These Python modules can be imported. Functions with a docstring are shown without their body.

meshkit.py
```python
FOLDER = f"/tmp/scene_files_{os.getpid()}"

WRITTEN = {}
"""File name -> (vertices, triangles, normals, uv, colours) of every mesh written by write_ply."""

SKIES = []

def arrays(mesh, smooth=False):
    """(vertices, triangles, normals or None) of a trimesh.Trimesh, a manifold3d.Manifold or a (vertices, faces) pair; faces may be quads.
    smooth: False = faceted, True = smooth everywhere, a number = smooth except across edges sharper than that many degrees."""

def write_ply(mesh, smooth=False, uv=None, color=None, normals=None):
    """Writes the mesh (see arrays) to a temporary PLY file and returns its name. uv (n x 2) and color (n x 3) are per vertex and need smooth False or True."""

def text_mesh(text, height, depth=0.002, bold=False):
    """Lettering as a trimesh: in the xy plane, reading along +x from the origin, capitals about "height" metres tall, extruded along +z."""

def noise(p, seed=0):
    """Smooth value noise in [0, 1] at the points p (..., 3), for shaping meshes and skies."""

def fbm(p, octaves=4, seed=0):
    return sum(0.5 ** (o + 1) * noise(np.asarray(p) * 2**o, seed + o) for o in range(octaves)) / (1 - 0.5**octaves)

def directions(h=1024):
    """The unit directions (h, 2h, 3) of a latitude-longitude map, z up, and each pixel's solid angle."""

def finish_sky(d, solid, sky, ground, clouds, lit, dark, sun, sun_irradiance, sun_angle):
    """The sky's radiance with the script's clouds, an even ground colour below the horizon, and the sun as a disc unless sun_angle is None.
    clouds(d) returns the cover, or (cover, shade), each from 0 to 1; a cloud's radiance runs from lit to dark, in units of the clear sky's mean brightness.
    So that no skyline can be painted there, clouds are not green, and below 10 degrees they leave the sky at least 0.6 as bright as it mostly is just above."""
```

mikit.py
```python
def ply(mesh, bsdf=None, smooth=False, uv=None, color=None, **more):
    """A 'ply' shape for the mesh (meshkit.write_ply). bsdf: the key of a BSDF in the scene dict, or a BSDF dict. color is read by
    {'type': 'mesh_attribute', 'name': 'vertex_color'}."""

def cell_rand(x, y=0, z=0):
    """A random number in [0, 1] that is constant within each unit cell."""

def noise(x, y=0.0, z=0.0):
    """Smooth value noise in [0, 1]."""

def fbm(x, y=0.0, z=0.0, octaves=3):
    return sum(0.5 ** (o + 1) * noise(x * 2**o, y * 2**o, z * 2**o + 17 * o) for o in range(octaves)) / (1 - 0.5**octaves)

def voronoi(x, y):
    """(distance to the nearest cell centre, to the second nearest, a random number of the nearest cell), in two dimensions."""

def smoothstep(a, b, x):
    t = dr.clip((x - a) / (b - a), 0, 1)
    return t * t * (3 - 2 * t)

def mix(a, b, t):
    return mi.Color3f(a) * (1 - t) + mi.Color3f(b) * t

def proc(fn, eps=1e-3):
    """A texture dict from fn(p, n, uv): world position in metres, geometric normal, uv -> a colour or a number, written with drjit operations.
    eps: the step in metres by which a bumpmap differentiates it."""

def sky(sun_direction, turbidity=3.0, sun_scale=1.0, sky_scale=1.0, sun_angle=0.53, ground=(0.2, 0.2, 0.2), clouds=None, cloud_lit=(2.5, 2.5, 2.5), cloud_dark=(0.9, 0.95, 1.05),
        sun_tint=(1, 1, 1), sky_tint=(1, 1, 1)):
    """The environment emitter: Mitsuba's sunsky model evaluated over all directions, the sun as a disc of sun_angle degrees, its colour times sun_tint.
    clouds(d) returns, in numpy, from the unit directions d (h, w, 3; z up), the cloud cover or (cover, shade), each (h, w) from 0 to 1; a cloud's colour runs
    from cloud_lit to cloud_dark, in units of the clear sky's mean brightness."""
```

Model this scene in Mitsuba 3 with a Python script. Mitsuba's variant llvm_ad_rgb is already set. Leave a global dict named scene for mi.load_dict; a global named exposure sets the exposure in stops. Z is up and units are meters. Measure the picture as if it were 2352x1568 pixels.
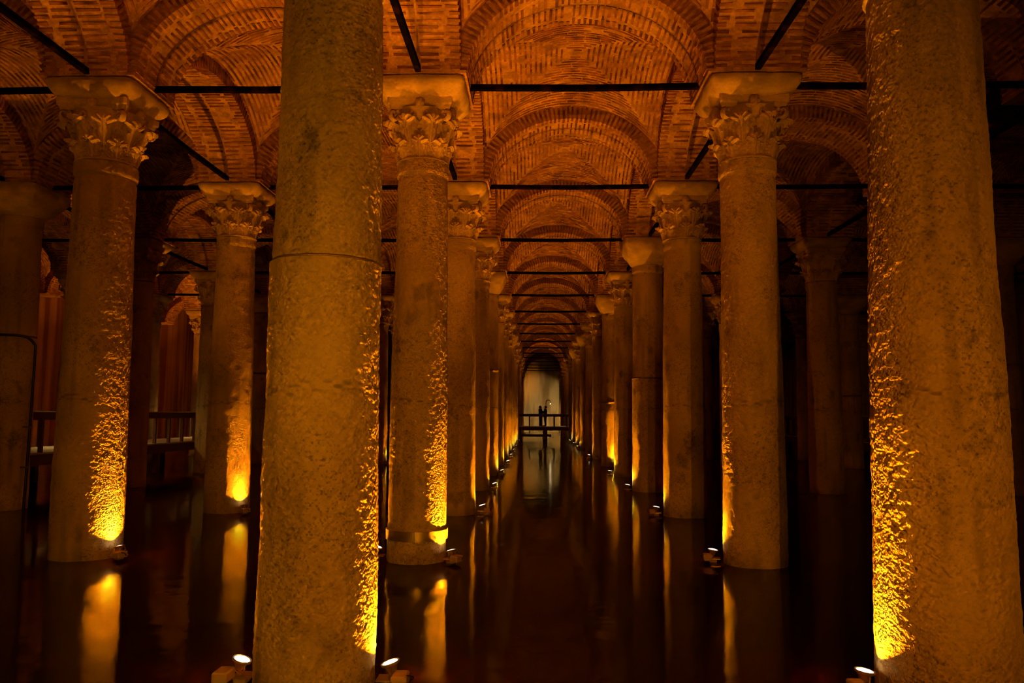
import math, random
import numpy as np, trimesh, mitsuba as mi, drjit as dr, mikit, meshkit
from scipy.interpolate import CubicSpline
from manifold3d import Manifold

# ------------------------------------------------------------------ camera, exposure
rng = np.random.default_rng(7)
random.seed(7)
T = mi.ScalarTransform4f
scene, labels = {}, {}
S, SY, D1 = 4.85, 5.287, 11.604            # column spacing across and along, distance of column row 1
CX, CZ = -0.721, 2.103
PITCH, YAW, ROLL, FPX = 0.0907, -0.0298, 0.0063, 1817.6
fw = np.array([math.sin(YAW) * math.cos(PITCH), math.cos(YAW) * math.cos(PITCH), math.sin(PITCH)])
right = np.array([math.cos(YAW), -math.sin(YAW), 0.0])
up0 = np.cross(right, fw)
up = up0 * math.cos(ROLL) - right * math.sin(ROLL)
eye = np.array([CX, 0.0, CZ])
scene['camera'] = {'type': 'perspective', 'fov': 2 * math.degrees(math.atan(1176 / FPX)), 'fov_axis': 'x', 'near_clip': 0.05, 'far_clip': 300.0,
                   'to_world': T().look_at(origin=eye.tolist(), target=(eye + fw).tolist(), up=up.tolist())}
exposure = 4.0
U = 2.0 ** -exposure                        # light values below are in units of the finished picture
LAMP = 1.2                                  # overall power of the floodlights
ORANGE = np.array([1.0, 0.30, 0.005])
YELLOW = np.array([1.0, 0.36, 0.006])
HOT = np.array([1.0, 0.80, 0.45])           # the glowing glass of a floodlight
WHITE = np.array([1.0, 0.78, 0.38])


def project(P):
    """Pixel position and depth (only used to decide which bricks are large enough to be single pieces)."""
    q = np.asarray(P) - eye
    d = q @ fw
    r2 = np.cross(fw, up)
    return 1176 + FPX * (q @ r2) / d, 784 - FPX * (q @ up) / d, d


# ------------------------------------------------------------------ materials
sm, fbm, noise, mix = mikit.smoothstep, mikit.fbm, mikit.noise, mikit.mix


def stone_color(p, n, uv):
    big = fbm(p.x * 1.3, p.y * 1.3, p.z * 0.7)
    f1 = fbm(p.x * 24, p.y * 24, p.z * 17, octaves=3)
    f2 = fbm(p.x * 64 + 3, p.y * 64, p.z * 48, octaves=2)
    patch = sm(0.36, 0.62, fbm(p.x * 1.9 + 5, p.y * 1.9, p.z * 1.3))
    c = mix((0.45, 0.285, 0.125), (0.64, 0.43, 0.205), sm(0.3, 0.7, big))
    smudge = sm(0.60, 0.80, fbm(p.x * 4.5 + 2, p.y * 4.5, p.z * 2.6, octaves=4)) * 0.35
    dark = sm(0.46, 0.80, f1) * (0.05 + 0.22 * patch) + sm(0.54, 0.78, f2) * (0.12 + 0.28 * patch) + smudge
    streak = sm(0.55, 0.85, noise(p.x * 9, p.y * 9, p.z * 0.8)) * 0.22
    tide = dr.exp(-dr.square((p.z - 2.24 - 0.08 * noise(p.x * 3, p.y * 3)) / 0.05)) * sm(0.45, 0.75, noise(p.x * 14, p.y * 14, p.z * 30)) * 0.45
    damp = (1 - sm(0.05, 0.45, p.z + 0.3 * noise(p.x * 4, p.y * 4))) * 0.4
    return c * (1 - dr.minimum(dark, 0.6)) * (1 - streak) * (1 - tide) * (1 - damp)


def stone_bump(p, n, uv):
    w = noise(p.x * 8, p.y * 8, p.z * 8)
    a = noise(p.x * 31 + p.z * 15 + w, p.y * 31 - p.z * 15, p.z * 37 + w)
    b = noise(p.x * 74, p.y * 74 + 5 + w, p.z * 68)
    return a * 0.55 + b * 0.45


def carved_color(p, n, uv):
    big = fbm(p.x * 3, p.y * 3, p.z * 3)
    fine = noise(p.x * 40, p.y * 40, p.z * 40)
    return mix((0.46, 0.30, 0.135), (0.70, 0.47, 0.23), sm(0.3, 0.7, big)) * (0.78 + 0.22 * fine)


def block_color(p, n, uv):
    big = fbm(p.x * 2.2, p.y * 2.2, p.z * 3.5)
    fine = noise(p.x * 30, p.y * 30, p.z * 44)
    c = mix((0.50, 0.32, 0.145), (0.74, 0.50, 0.24), sm(0.3, 0.7, big)) * (0.82 + 0.18 * fine)
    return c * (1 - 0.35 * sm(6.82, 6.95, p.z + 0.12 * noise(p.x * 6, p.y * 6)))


def brick_color(p, n, uv):
    t = noise(p.x * 6.1, p.y * 6.1, p.z * 11)
    g = noise(p.x * 26, p.y * 26, p.z * 26)
    s = sm(0.45, 0.75, fbm(p.x * 1.6 + 3, p.y * 1.6, p.z * 1.6))
    c = mix((0.13, 0.045, 0.020), (0.40, 0.165, 0.076), sm(0.15, 0.85, t))
    return mix(c, (0.50, 0.25, 0.115), s * 0.65) * (0.72 + 0.28 * g)


def mortar_color(p, n, uv):
    t = fbm(p.x * 2.3, p.y * 2.3, p.z * 2.3)
    f = noise(p.x * 33, p.y * 33, p.z * 33)
    return mix((0.46, 0.235, 0.105), (0.72, 0.40, 0.19), sm(0.25, 0.75, t)) * (0.62 + 0.38 * f) * (0.72 + 0.28 * sm(0.3, 0.6, noise(p.x * 8 + 2, p.y * 8, p.z * 11)))


def rough_bump(p, n, uv):
    return noise(p.x * 30, p.y * 30, p.z * 30) * 0.6 + noise(p.x * 75, p.y * 75, p.z * 75) * 0.4


def wall_color(p, n, uv):
    drip = fbm(p.y * 2.6 + p.x * 1.1, p.z * 0.16, 0.0)
    big = fbm(p.y * 0.35, p.z * 0.35, p.x * 0.35)
    return mix((0.30, 0.12, 0.06), (0.60, 0.36, 0.20), sm(0.3, 0.72, drip)) * (0.65 + 0.6 * big)


def end_wall_color(p, n, uv):
    drip = fbm(p.x * 1.7, p.z * 0.25, 3.0)
    return mix((0.40, 0.28, 0.15), (0.70, 0.58, 0.36), sm(0.3, 0.7, drip))


def iron_color(p, n, uv):
    r = fbm(p.x * 7, p.y * 7, p.z * 7)
    return mix((0.004, 0.003, 0.002), (0.020, 0.008, 0.004), sm(0.5, 0.8, r))


def wood_color(p, n, uv):
    g = fbm(p.x * 3, p.y * 0.8, p.z * 9)
    return mix((0.20, 0.13, 0.07), (0.36, 0.25, 0.14), g)


def diffuse(fn, bump=None, scale=0.0, eps=2e-3):
    b = {'type': 'diffuse', 'reflectance': mikit.proc(fn) if callable(fn) else {'type': 'rgb', 'value': list(fn)}}
    if bump:
        b = {'type': 'bumpmap', 'arbitrary': mikit.proc(bump, eps=eps), 'scale': scale, 'bsdf': b}
    return {'type': 'twosided', 'bsdf': b}


def water_bump(p, n, uv):
    return fbm(p.x * 1.6, p.y * 2.2, 0.0) + 0.12 * noise(p.x * 9, p.y * 12)


scene['stone'] = diffuse(stone_color, stone_bump, 0.034, eps=2e-3)
scene['carved'] = diffuse(carved_color, rough_bump, 0.004)
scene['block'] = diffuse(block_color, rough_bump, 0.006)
scene['brick'] = diffuse(brick_color)
scene['mortar'] = diffuse(mortar_color, rough_bump, 0.008)
scene['wall_plaster'] = diffuse(wall_color)
scene['end_plaster'] = diffuse(end_wall_color)
scene['iron'] = diffuse(iron_color)
scene['black_paint'] = {'type': 'twosided', 'bsdf': {'type': 'roughplastic', 'diffuse_reflectance': {'type': 'rgb', 'value': [0.012, 0.011, 0.01]}, 'alpha': 0.25}}
scene['steel'] = {'type': 'twosided', 'bsdf': {'type': 'principled', 'base_color': {'type': 'rgb', 'value': [0.50, 0.35, 0.19]}, 'metallic': 0.85, 'roughness': 0.35}}
scene['grey_plastic'] = diffuse((0.40, 0.26, 0.14))
scene['wood'] = diffuse(wood_color)
scene['deck_pale'] = diffuse((0.62, 0.55, 0.42))
scene['rail_wood'] = diffuse((0.16, 0.075, 0.045))
scene['skin'] = diffuse((0.42, 0.26, 0.18))
scene['dark_cloth'] = diffuse((0.018, 0.016, 0.018))
scene['dark_cloth_b'] = diffuse((0.03, 0.025, 0.03))
scene['hair'] = diffuse((0.012, 0.009, 0.007))
scene['water_surface'] = {'type': 'bumpmap', 'arbitrary': mikit.proc(water_bump, eps=5e-3), 'scale': 0.004,
                          'bsdf': {'type': 'principled', 'base_color': {'type': 'rgb', 'value': [0.010, 0.0015, 0.001]}, 'roughness': 0.07, 'specular': 0.055}}

# ------------------------------------------------------------------ helpers
def key_for(name):
    if name not in used:
        used[name] = 0
        return name
    used[name] += 1
    return f'{name}_{used[name]:03d}'


used = {}


def obj(name, mesh, mat, parent=None, smooth=False, **more):
    k = key_for((parent + '__' if parent else '') + name)
    scene[k] = mikit.ply(mesh, mat, smooth=smooth, **more)
    return k


def thing(name, label, cat, group=None):
    k = key_for(name)
    labels[k] = {'label': label, 'category': cat, 'kind': 'thing'}
    if group:
        labels[k]['group'] = group
    return k


def struct(k, label):
    labels[k] = {'label': label, 'kind': 'structure'}


def M(v, f):
    return trimesh.Trimesh(np.asarray(v, float), np.asarray(f, int), process=False)


def grid_faces(nu, nv, wrap=False):
    i, j = np.meshgrid(np.arange(nu - 1), np.arange(nv if wrap else nv - 1), indexing='ij')
    j2 = (j + 1) % nv
    q = np.stack([i * nv + j, i * nv + j2, (i + 1) * nv + j2, (i + 1) * nv + j], -1).reshape(-1, 4)
    return np.vstack([q[:, [0, 1, 2]], q[:, [0, 2, 3]]])


def box(lo, hi, bevel=0.0):
    lo, hi = np.array(lo, float), np.array(hi, float)
    if bevel <= 0:
        m = trimesh.creation.box(extents=hi - lo)
        m.apply_translation((lo + hi) / 2)
        return m
    pts = []
    for sx in (0, 1):
        for sy in (0, 1):
            for sz in (0, 1):
                c = np.where([sx, sy, sz], hi, lo)
                s = np.where([sx, sy, sz], -bevel, bevel)
                for a in range(3):
                    d = s.copy()
                    d[a] = 0
                    pts.append(c + d)
    return trimesh.convex.convex_hull(np.array(pts))


def tube(points, r, sides=8):
    p = np.asarray(points, float)
    t = np.gradient(p, axis=0)
    t /= np.linalg.norm(t, axis=1, keepdims=True)
    a = np.cross(t, [0.31, 0.22, 0.92])
    a /= np.linalg.norm(a, axis=1, keepdims=True)
    b = np.cross(t, a)
    th = np.arange(sides) * 2 * np.pi / sides
    rr = np.broadcast_to(r, (len(p),))[:, None, None]
    v = p[:, None] + rr * (np.cos(th)[None, :, None] * a[:, None] + np.sin(th)[None, :, None] * b[:, None])
    v = v.reshape(-1, 3)
    f = grid_faces(len(p), sides, True)
    n = len(v)
    v = np.vstack([v, p[0], p[-1]])
    k = np.arange(sides)
    f = np.vstack([f, np.stack([np.full(sides, n), (k + 1) % sides, k], 1), np.stack([np.full(sides, n + 1), n - sides + k, n - sides + (k + 1) % sides], 1)])
    return M(v, f)


def lathe(prof, n=48):
    prof = np.asarray(prof, float)
    th = np.arange(n) * 2 * np.pi / n
    v = np.stack([prof[:, None, 0] * np.cos(th), prof[:, None, 0] * np.sin(th), np.broadcast_to(prof[:, None, 1], (len(prof), n))], -1).reshape(-1, 3)
    return M(v, grid_faces(len(prof), n, True)[:, ::-1])


cat = trimesh.util.concatenate


def colx(i):
    return (i - 0.5 * np.sign(i)) * S


def rowy(k):
    return D1 + (k - 1) * SY


def in_view(pts, margin=0.12):
    x, y, d = project(pts)
    ok = (d > 0.5) & (x > -2352 * margin) & (x < 2352 * (1 + margin)) & (y > -1568 * (margin + 0.05)) & (y < 1568 * (1 + margin))
    return ok.any()


# ------------------------------------------------------------------ brick vaulting (the ceiling)
ZS = 7.0                                   # springing height
AX, AY, BZ = 1.72, 1.98, 1.33              # half spans and rise of the arches across and along
HW = 0.60                                  # half width of the arches
TH = 0.25                                  # visible ring thickness
HX, HY = S / 2 - HW, SY / 2 - HW           # half size of a vault bay
EAX = AX + TH
EAY = HY / (HX / EAX)
EB = BZ + TH
PITCHB = 0.092

UNIT = []
for q in range(6):                         # 0 to 3 for soffits and webs, 4 and 5 for the rings
    v = np.array([[-.5, -.5, -.5], [.5, -.5, -.5], [.5, .5, -.5], [-.5, .5, -.5], [-.49, -.38, .5], [.49, -.38, .5], [.49, .38, .5], [-.49, .38, .5]])
    v[4:, 0] += rng.uniform(-.015, .01, 4)
    v[4:, 1] += rng.uniform(-.07, .07, 4)
    v[4:, 2] += rng.uniform(-.18, .12, 4) * (1 if q < 4 else .08)
    UNIT.append(v)
UF = np.array([[4, 5, 6], [4, 6, 7], [0, 1, 5], [0, 5, 4], [1, 2, 6], [1, 6, 5], [2, 3, 7], [2, 7, 6], [3, 0, 4], [3, 4, 7]])
UNITPLY = [mikit.ply(M(v, UF), 'brick') for v in UNIT]
holders = []                               # (key of arch or vault, matrices of its bricks)


def mats(C, A, B, N, la, lb, ln):
    """4 x 4 matrices of bricks with centres C, axes A, B, N and sizes."""
    m = np.zeros((len(C), 4, 4))
    m[:, :3, 0] = A * np.reshape(la, (-1, 1))
    m[:, :3, 1] = B * np.reshape(lb, (-1, 1))
    m[:, :3, 2] = N * np.reshape(ln, (-1, 1))
    m[:, :3, 3] = C
    m[:, 3, 3] = 1
    return m


def add_arch(cx, cy, axis):
    """A round brick arch: axis 'x' spans across (between columns of a row), 'y' spans along."""
    a, b = (AX, BZ) if axis == 'x' else (AY, BZ)
    ea, eb = (EAX, EB) if axis == 'x' else (EAY, EB)

    def world(s, w, z):
        s, w, z = np.broadcast_arrays(s, w, z)
        return np.stack([cx + s, cy + w, z], -1) if axis == 'x' else np.stack([cx + w, cy + s, z], -1)

    far = project(np.array([[cx, cy, ZS]]))[2][0]
    if not in_view(world(np.array([-a, -a, 0, 0, a, a, 0]), np.array([-HW, HW, -HW, HW, -HW, HW, 0]), np.array([ZS, ZS, ZS + b, ZS + b, ZS, ZS, ZS + b]))):
        return
    nt, nw = (49, 9) if far < 30 else (29, 5)
    t = np.linspace(0, np.pi, nt)
    w = np.linspace(-HW, HW, nw)
    P = world(a * np.cos(t)[:, None], w[None], ZS + b * np.sin(t)[:, None])
    nz = (meshkit.fbm(P * 3.1, 3) - 0.5) * 0.012
    P[..., 2] += nz
    ring = []
    for s_ in (-HW, HW):
        R = np.stack([world(a * np.cos(t), s_, ZS + b * np.sin(t)), world(ea * np.cos(t), s_, ZS + eb * np.sin(t))], 1)
        R[:, 0, 2] += nz[:, 0 if s_ < 0 else -1]
        ring.append(M(R.reshape(-1, 3), grid_faces(nt, 2)))
    h = nw // 2                                 # the soffit is two rings of brick side by side with an open seam between them
    sw = 0.03 * (meshkit.noise(P[:, h] * 1.9) - .5) + 0.012
    dirw = np.array([0, 1, 0]) if axis == 'x' else np.array([1, 0, 0])
    Pa, Pb = P[:, :h + 1].copy(), P[:, h:].copy()
    if axis == 'x':
        Pa[:, -1] -= dirw * np.clip(sw - .006, .002, 1)[:, None]
        Pb[:, 0] += dirw * .003
    mesh = cat([M(Pa.reshape(-1, 3), grid_faces(nt, h + 1)), M(Pb.reshape(-1, 3), grid_faces(nt, nw - h))] + ring)
    k = obj('arch', mesh, 'mortar', 'ceiling')
    # bricks
    tt = np.linspace(0, np.pi, 400)
    xy = np.stack([a * np.cos(tt), b * np.sin(tt)], 1)
    L = np.concatenate([[0], np.cumsum(np.linalg.norm(np.diff(xy, axis=0), axis=1))])
    nc = int(round(L[-1] / PITCHB))
    ms, rg = [], []
    for c in range(nc):
        s = (c + 0.5) * L[-1] / nc + rng.uniform(-.004, .004)
        tq = np.interp(s, L, tt)
        tan = np.array([-a * np.sin(tq), b * np.cos(tq)])
        tan /= np.linalg.norm(tan)
        nin = np.array([-tan[1], tan[0]])
        if nin @ np.array([-np.cos(tq), -np.sin(tq)]) < 0:
            nin = -nin
        p0 = np.array([a * np.cos(tq), b * np.sin(tq)])
        pe = np.array([ea * np.cos(tq), eb * np.sin(tq)])
        Wv = world(0, 1, 0) - world(0, 0, 0)
        Tv = world(tan[0], 0, tan[1]) - world(0, 0, 0)
        Nv = world(nin[0], 0, nin[1]) - world(0, 0, 0)
        th = rng.uniform(0.040, 0.052)
        # ring bricks at both faces
        for sgn in (-1, 1):
            depth = rng.uniform(0.14, 0.24)
            rad = np.linalg.norm(pe - p0)
            proud = rng.uniform(0.010, 0.024)
            cen = p0 - nin * (rad / 2 - 0.006)
            C = world(cen[0], sgn * (HW + proud - depth / 2), ZS + cen[1])
            # top of the unit brick looks out of the face
            ms.append(mats(C[None], (-Nv)[None], Tv[None], (sgn * Wv)[None], [rad + proud], [th * 1.12], [depth])[0])
            rg.append(1)
        # soffit bricks between them
        x = -HW + 0.20 + rng.uniform(0, 0.16)
        while x < HW - 0.24:
            ln = min(rng.uniform(0.26, 0.38), HW - 0.2 - x)
            if x < 0 < x + ln:                   # no brick bridges the seam
                ln = -x - .02 if -x > ln / 2 else ln
                x = x if ln < .25 or -x > .13 else .02
            if rng.random() > 0.13 and ln > 0.1:
                pr = rng.uniform(0.007, 0.021)
                C = world(p0[0] + nin[0] * (pr - 0.02), x + ln / 2, ZS + p0[1] + nin[1] * (pr - 0.02))
                ms.append(mats(C[None], Wv[None], Tv[None], Nv[None], [ln], [th * rng.uniform(.85, 1.1)], [0.04])[0])
                rg.append(0)
            x += ln + rng.uniform(0.03, 0.07)
    holders.append((k, np.array(ms), np.array(rg)))


def vault_z(x, y):
    zx = EB * np.sqrt(np.maximum(0, 1 - (x / EAX) ** 2))
    zy = EB * np.sqrt(np.maximum(0, 1 - (y / EAY) ** 2))
    return ZS + np.maximum(zx, zy) + 0.22 * (1 - (x / HX) ** 2) * (1 - (y / HY) ** 2)


def add_vault(cx, cy):
    cor = np.array([[cx + sx * HX, cy + sy * HY, z] for sx in (-1, 0, 1) for sy in (-1, 0, 1) for z in (ZS + 0.6, ZS + 1.7)])
    if not in_view(cor):
        return
    far = project(np.array([[cx, cy, ZS]]))[2][0]
    n = 45 if far < 30 else 23
    g = np.linspace(-1, 1, n)
    X, Y = np.meshgrid(g * HX, g * HY, indexing='ij')
    Z = vault_z(X, Y)
    P = np.stack([cx + X, cy + Y, Z], -1)
    P[..., 2] += (meshkit.fbm(P * 2.7, 3) - 0.5) * 0.010 * (np.maximum(np.abs(X) / HX, np.abs(Y) / HY) < 0.99)
    i, j = np.meshgrid(np.arange(n - 1), np.arange(n - 1), indexing='ij')
    q = np.stack([i * n + j, (i + 1) * n + j, (i + 1) * n + j + 1, i * n + j + 1], -1).reshape(-1, 4)
    same = (((i + .5) - (n - 1) / 2) * ((j + .5) - (n - 1) / 2) > 0).ravel()
    f = np.vstack([q[same][:, [0, 1, 2]], q[same][:, [0, 2, 3]], q[~same][:, [0, 1, 3]], q[~same][:, [1, 2, 3]]])
    k = obj('vault', M(P.reshape(-1, 3), f), 'mortar', 'ceiling')
    ms = []
    for ax in (0, 1):
        h, o = (HY, HX) if ax else (HX, HY)        # ax 1: courses at constant y
        nc = int(h / PITCHB)
        for sgn in (-1, 1):
            for c in range(nc):
                d = (c + 0.6) * h / nc
                half = o * d / h - 0.02
                if half < 0.06:
                    continue
                u = np.linspace(-half, half, 60)
                fx = (lambda u, d: (u, np.full_like(u, sgn * d))) if ax else (lambda u, d: (np.full_like(u, sgn * d), u))
                z = vault_z(*fx(u, d))
                L = np.concatenate([[0], np.cumsum(np.hypot(np.diff(u), np.diff(z)))])
                pos = rng.uniform(0, 0.1)
                st, ln = [], []
                while pos < L[-1] - 0.08:
                    l_ = min(rng.uniform(0.27, 0.38), L[-1] - pos)
                    if rng.random() > 0.035:
                        st.append(pos + l_ / 2)
                        ln.append(l_)
                    pos += l_ + rng.uniform(0.006, 0.022)
                if not st:
                    continue
                st, ln = np.array(st), np.array(ln)
                uc = np.interp(st, L, u)
                e = 0.01
                x0, y0 = fx(uc, d)
                z0 = vault_z(x0, y0)
                xa, ya = fx(uc + e, d)
                A = np.stack([xa - x0, ya - y0, vault_z(xa, ya) - z0], 1)
                xb, yb = fx(uc, d + e)
                B = np.stack([xb - x0, yb - y0, vault_z(xb, yb) - z0], 1)
                A /= np.linalg.norm(A, axis=1, keepdims=True)
                N = np.cross(A, B)
                N *= -np.sign(N[:, 2:])
                N /= np.linalg.norm(N, axis=1, keepdims=True)
                B = np.cross(N, A)
                pr = rng.uniform(0.007, 0.021, len(st))[:, None]
                C = np.stack([cx + x0, cy + y0, z0], 1) + N * (pr - 0.02)
                ms.append(mats(C, A, B, N, ln, rng.uniform(0.040, 0.056, len(st)), np.full(len(st), 0.04)))
    ms = np.concatenate(ms)
    holders.append((k, ms, np.zeros(len(ms), int)))


struct('ceiling', 'low brick ceiling of round arches and groin vaults over the columns')
used['ceiling'] = 0
LAST = 16
LINES = range(-5, 6)
base = []
xs = [(-5.0 + q) * S + 0.5 * S for q in range(10)]           # lines of columns and the two side walls
for k in range(0, LAST + 1):
    for q in range(9):
        add_arch((xs[q] + xs[q + 1]) / 2, rowy(k), 'x')
    for x in xs:
        if k > 0:
            add_arch(x, rowy(k) - SY / 2, 'y')
    for q in range(9):
        if k > 0:
            add_vault((xs[q] + xs[q + 1]) / 2, rowy(k) - SY / 2)
# footing course on top of each impost
for k in range(0, LAST + 1):
    for x in xs:
        if in_view(np.array([[x, rowy(k), ZS]])):
            obj('springer', box((x - 0.695, rowy(k) - 0.655, ZS - 0.029), (x + 0.695, rowy(k) + 0.655, ZS + 0.015)), 'mortar', 'ceiling')

# which bricks are single entries: the ones that show largest
SINGLE_MOST, PER_HOLDER = 5000, 290
allsz = []
for h, (k, ms, rg) in enumerate(holders):
    ca = ms[:, :3, 3] - ms[:, :3, 0] / 2
    cb = ms[:, :3, 3] + ms[:, :3, 0] / 2
    x0, y0, d0 = project(ca)
    x1, y1, d1 = project(cb)
    size = np.hypot(x1 - x0, y1 - y0)
    ok = (d0 > 4) & (x0 > 0) & (x0 < 2352) & (y0 > 0) & (y0 < 1568)
    vis = ((eye - ms[:, :3, 3]) * ms[:, :3, 2]).sum(1) > 0
    size = np.where(ok & vis, size, 0)
    order = np.argsort(-size)[PER_HOLDER:]
    size[order] = 0
    allsz.append(size)
cut = np.sort(np.concatenate(allsz))[-SINGLE_MOST]
nbrick = nsingle = 0
for (k, ms, rg), size in zip(holders, allsz):
    kind = np.where(rg > 0, rng.integers(4, 6, len(ms)), rng.integers(0, 4, len(ms)))
    single = size >= max(cut, 10)
    nbrick += len(ms)
    nsingle += single.sum()
    for m, q in zip(ms[single], kind[single]):
        scene[key_for(k + '__brick')] = {**UNITPLY[int(q)], 'to_world': T(m)}
    rest = ms[~single]
    if len(rest):
        V = np.array(UNIT)[kind[~single]]
        V = np.einsum('nij,nvj->nvi', rest[:, :3, :3], V) + rest[:, None, :3, 3]
        F = (UF[None] + (np.arange(len(rest)) * 8)[:, None, None]).reshape(-1, 3)
        kk = obj('brickwork', M(V.reshape(-1, 3), F), 'brick', k)
        labels[kk] = {'label': 'smaller courses of thin brick in mortar', 'kind': 'stuff'}
print('bricks', nbrick, 'single', nsingle, 'smallest single px', cut)

# ------------------------------------------------------------------ walls, water, floor
def wall_mesh(axis, at, lo, hi, z0, z1):
    n = 60
    u = np.linspace(lo, hi, n)
    z = np.linspace(z0, z1, 20)
    U, Z = np.meshgrid(u, z, indexing='ij')
    P = np.stack([U, np.full_like(U, at), Z], -1) if axis == 'y' else np.stack([np.full_like(U, at), U, Z], -1)
    P[..., 1 if axis == 'y' else 0] += (meshkit.fbm(P * 0.8, 3) - 0.5) * 0.12
    return M(P.reshape(-1, 3), grid_faces(n, 20))


YEND = rowy(LAST) + 2.2
obj('wall_left', wall_mesh('x', xs[0] - 0.1, -2, YEND + 3, -0.6, 9.2), 'wall_plaster')
struct('wall_left', 'reddish streaked side wall of the cistern seen between the left columns')
obj('wall_right', wall_mesh('x', xs[-1] + 0.1, -2, YEND + 3, -0.6, 9.2), 'wall_plaster')
struct('wall_right', 'dark side wall of the cistern beyond the right columns')
obj('wall_back', wall_mesh('y', YEND, xs[0] - 1, xs[-1] + 1, -0.6, 9.2), 'end_plaster')
struct('wall_back', 'pale end wall behind the far footbridge')
obj('floor', box((xs[0] - 1, -8, -0.7), (xs[-1] + 1, YEND + 1, -0.5)), 'mortar')
struct('floor', 'flooded stone floor of the cistern under the dark water')
g = np.array([[xs[0], -8, 0], [xs[-1], -8, 0], [xs[-1], YEND - .1, 0], [xs[0], YEND - .1, 0]])
obj('water', M(g, [[0, 1, 2], [0, 2, 3]]), 'water_surface')
labels['water'] = {'label': 'still dark water mirroring the floodlit columns', 'category': 'water', 'kind': 'stuff'}

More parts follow.
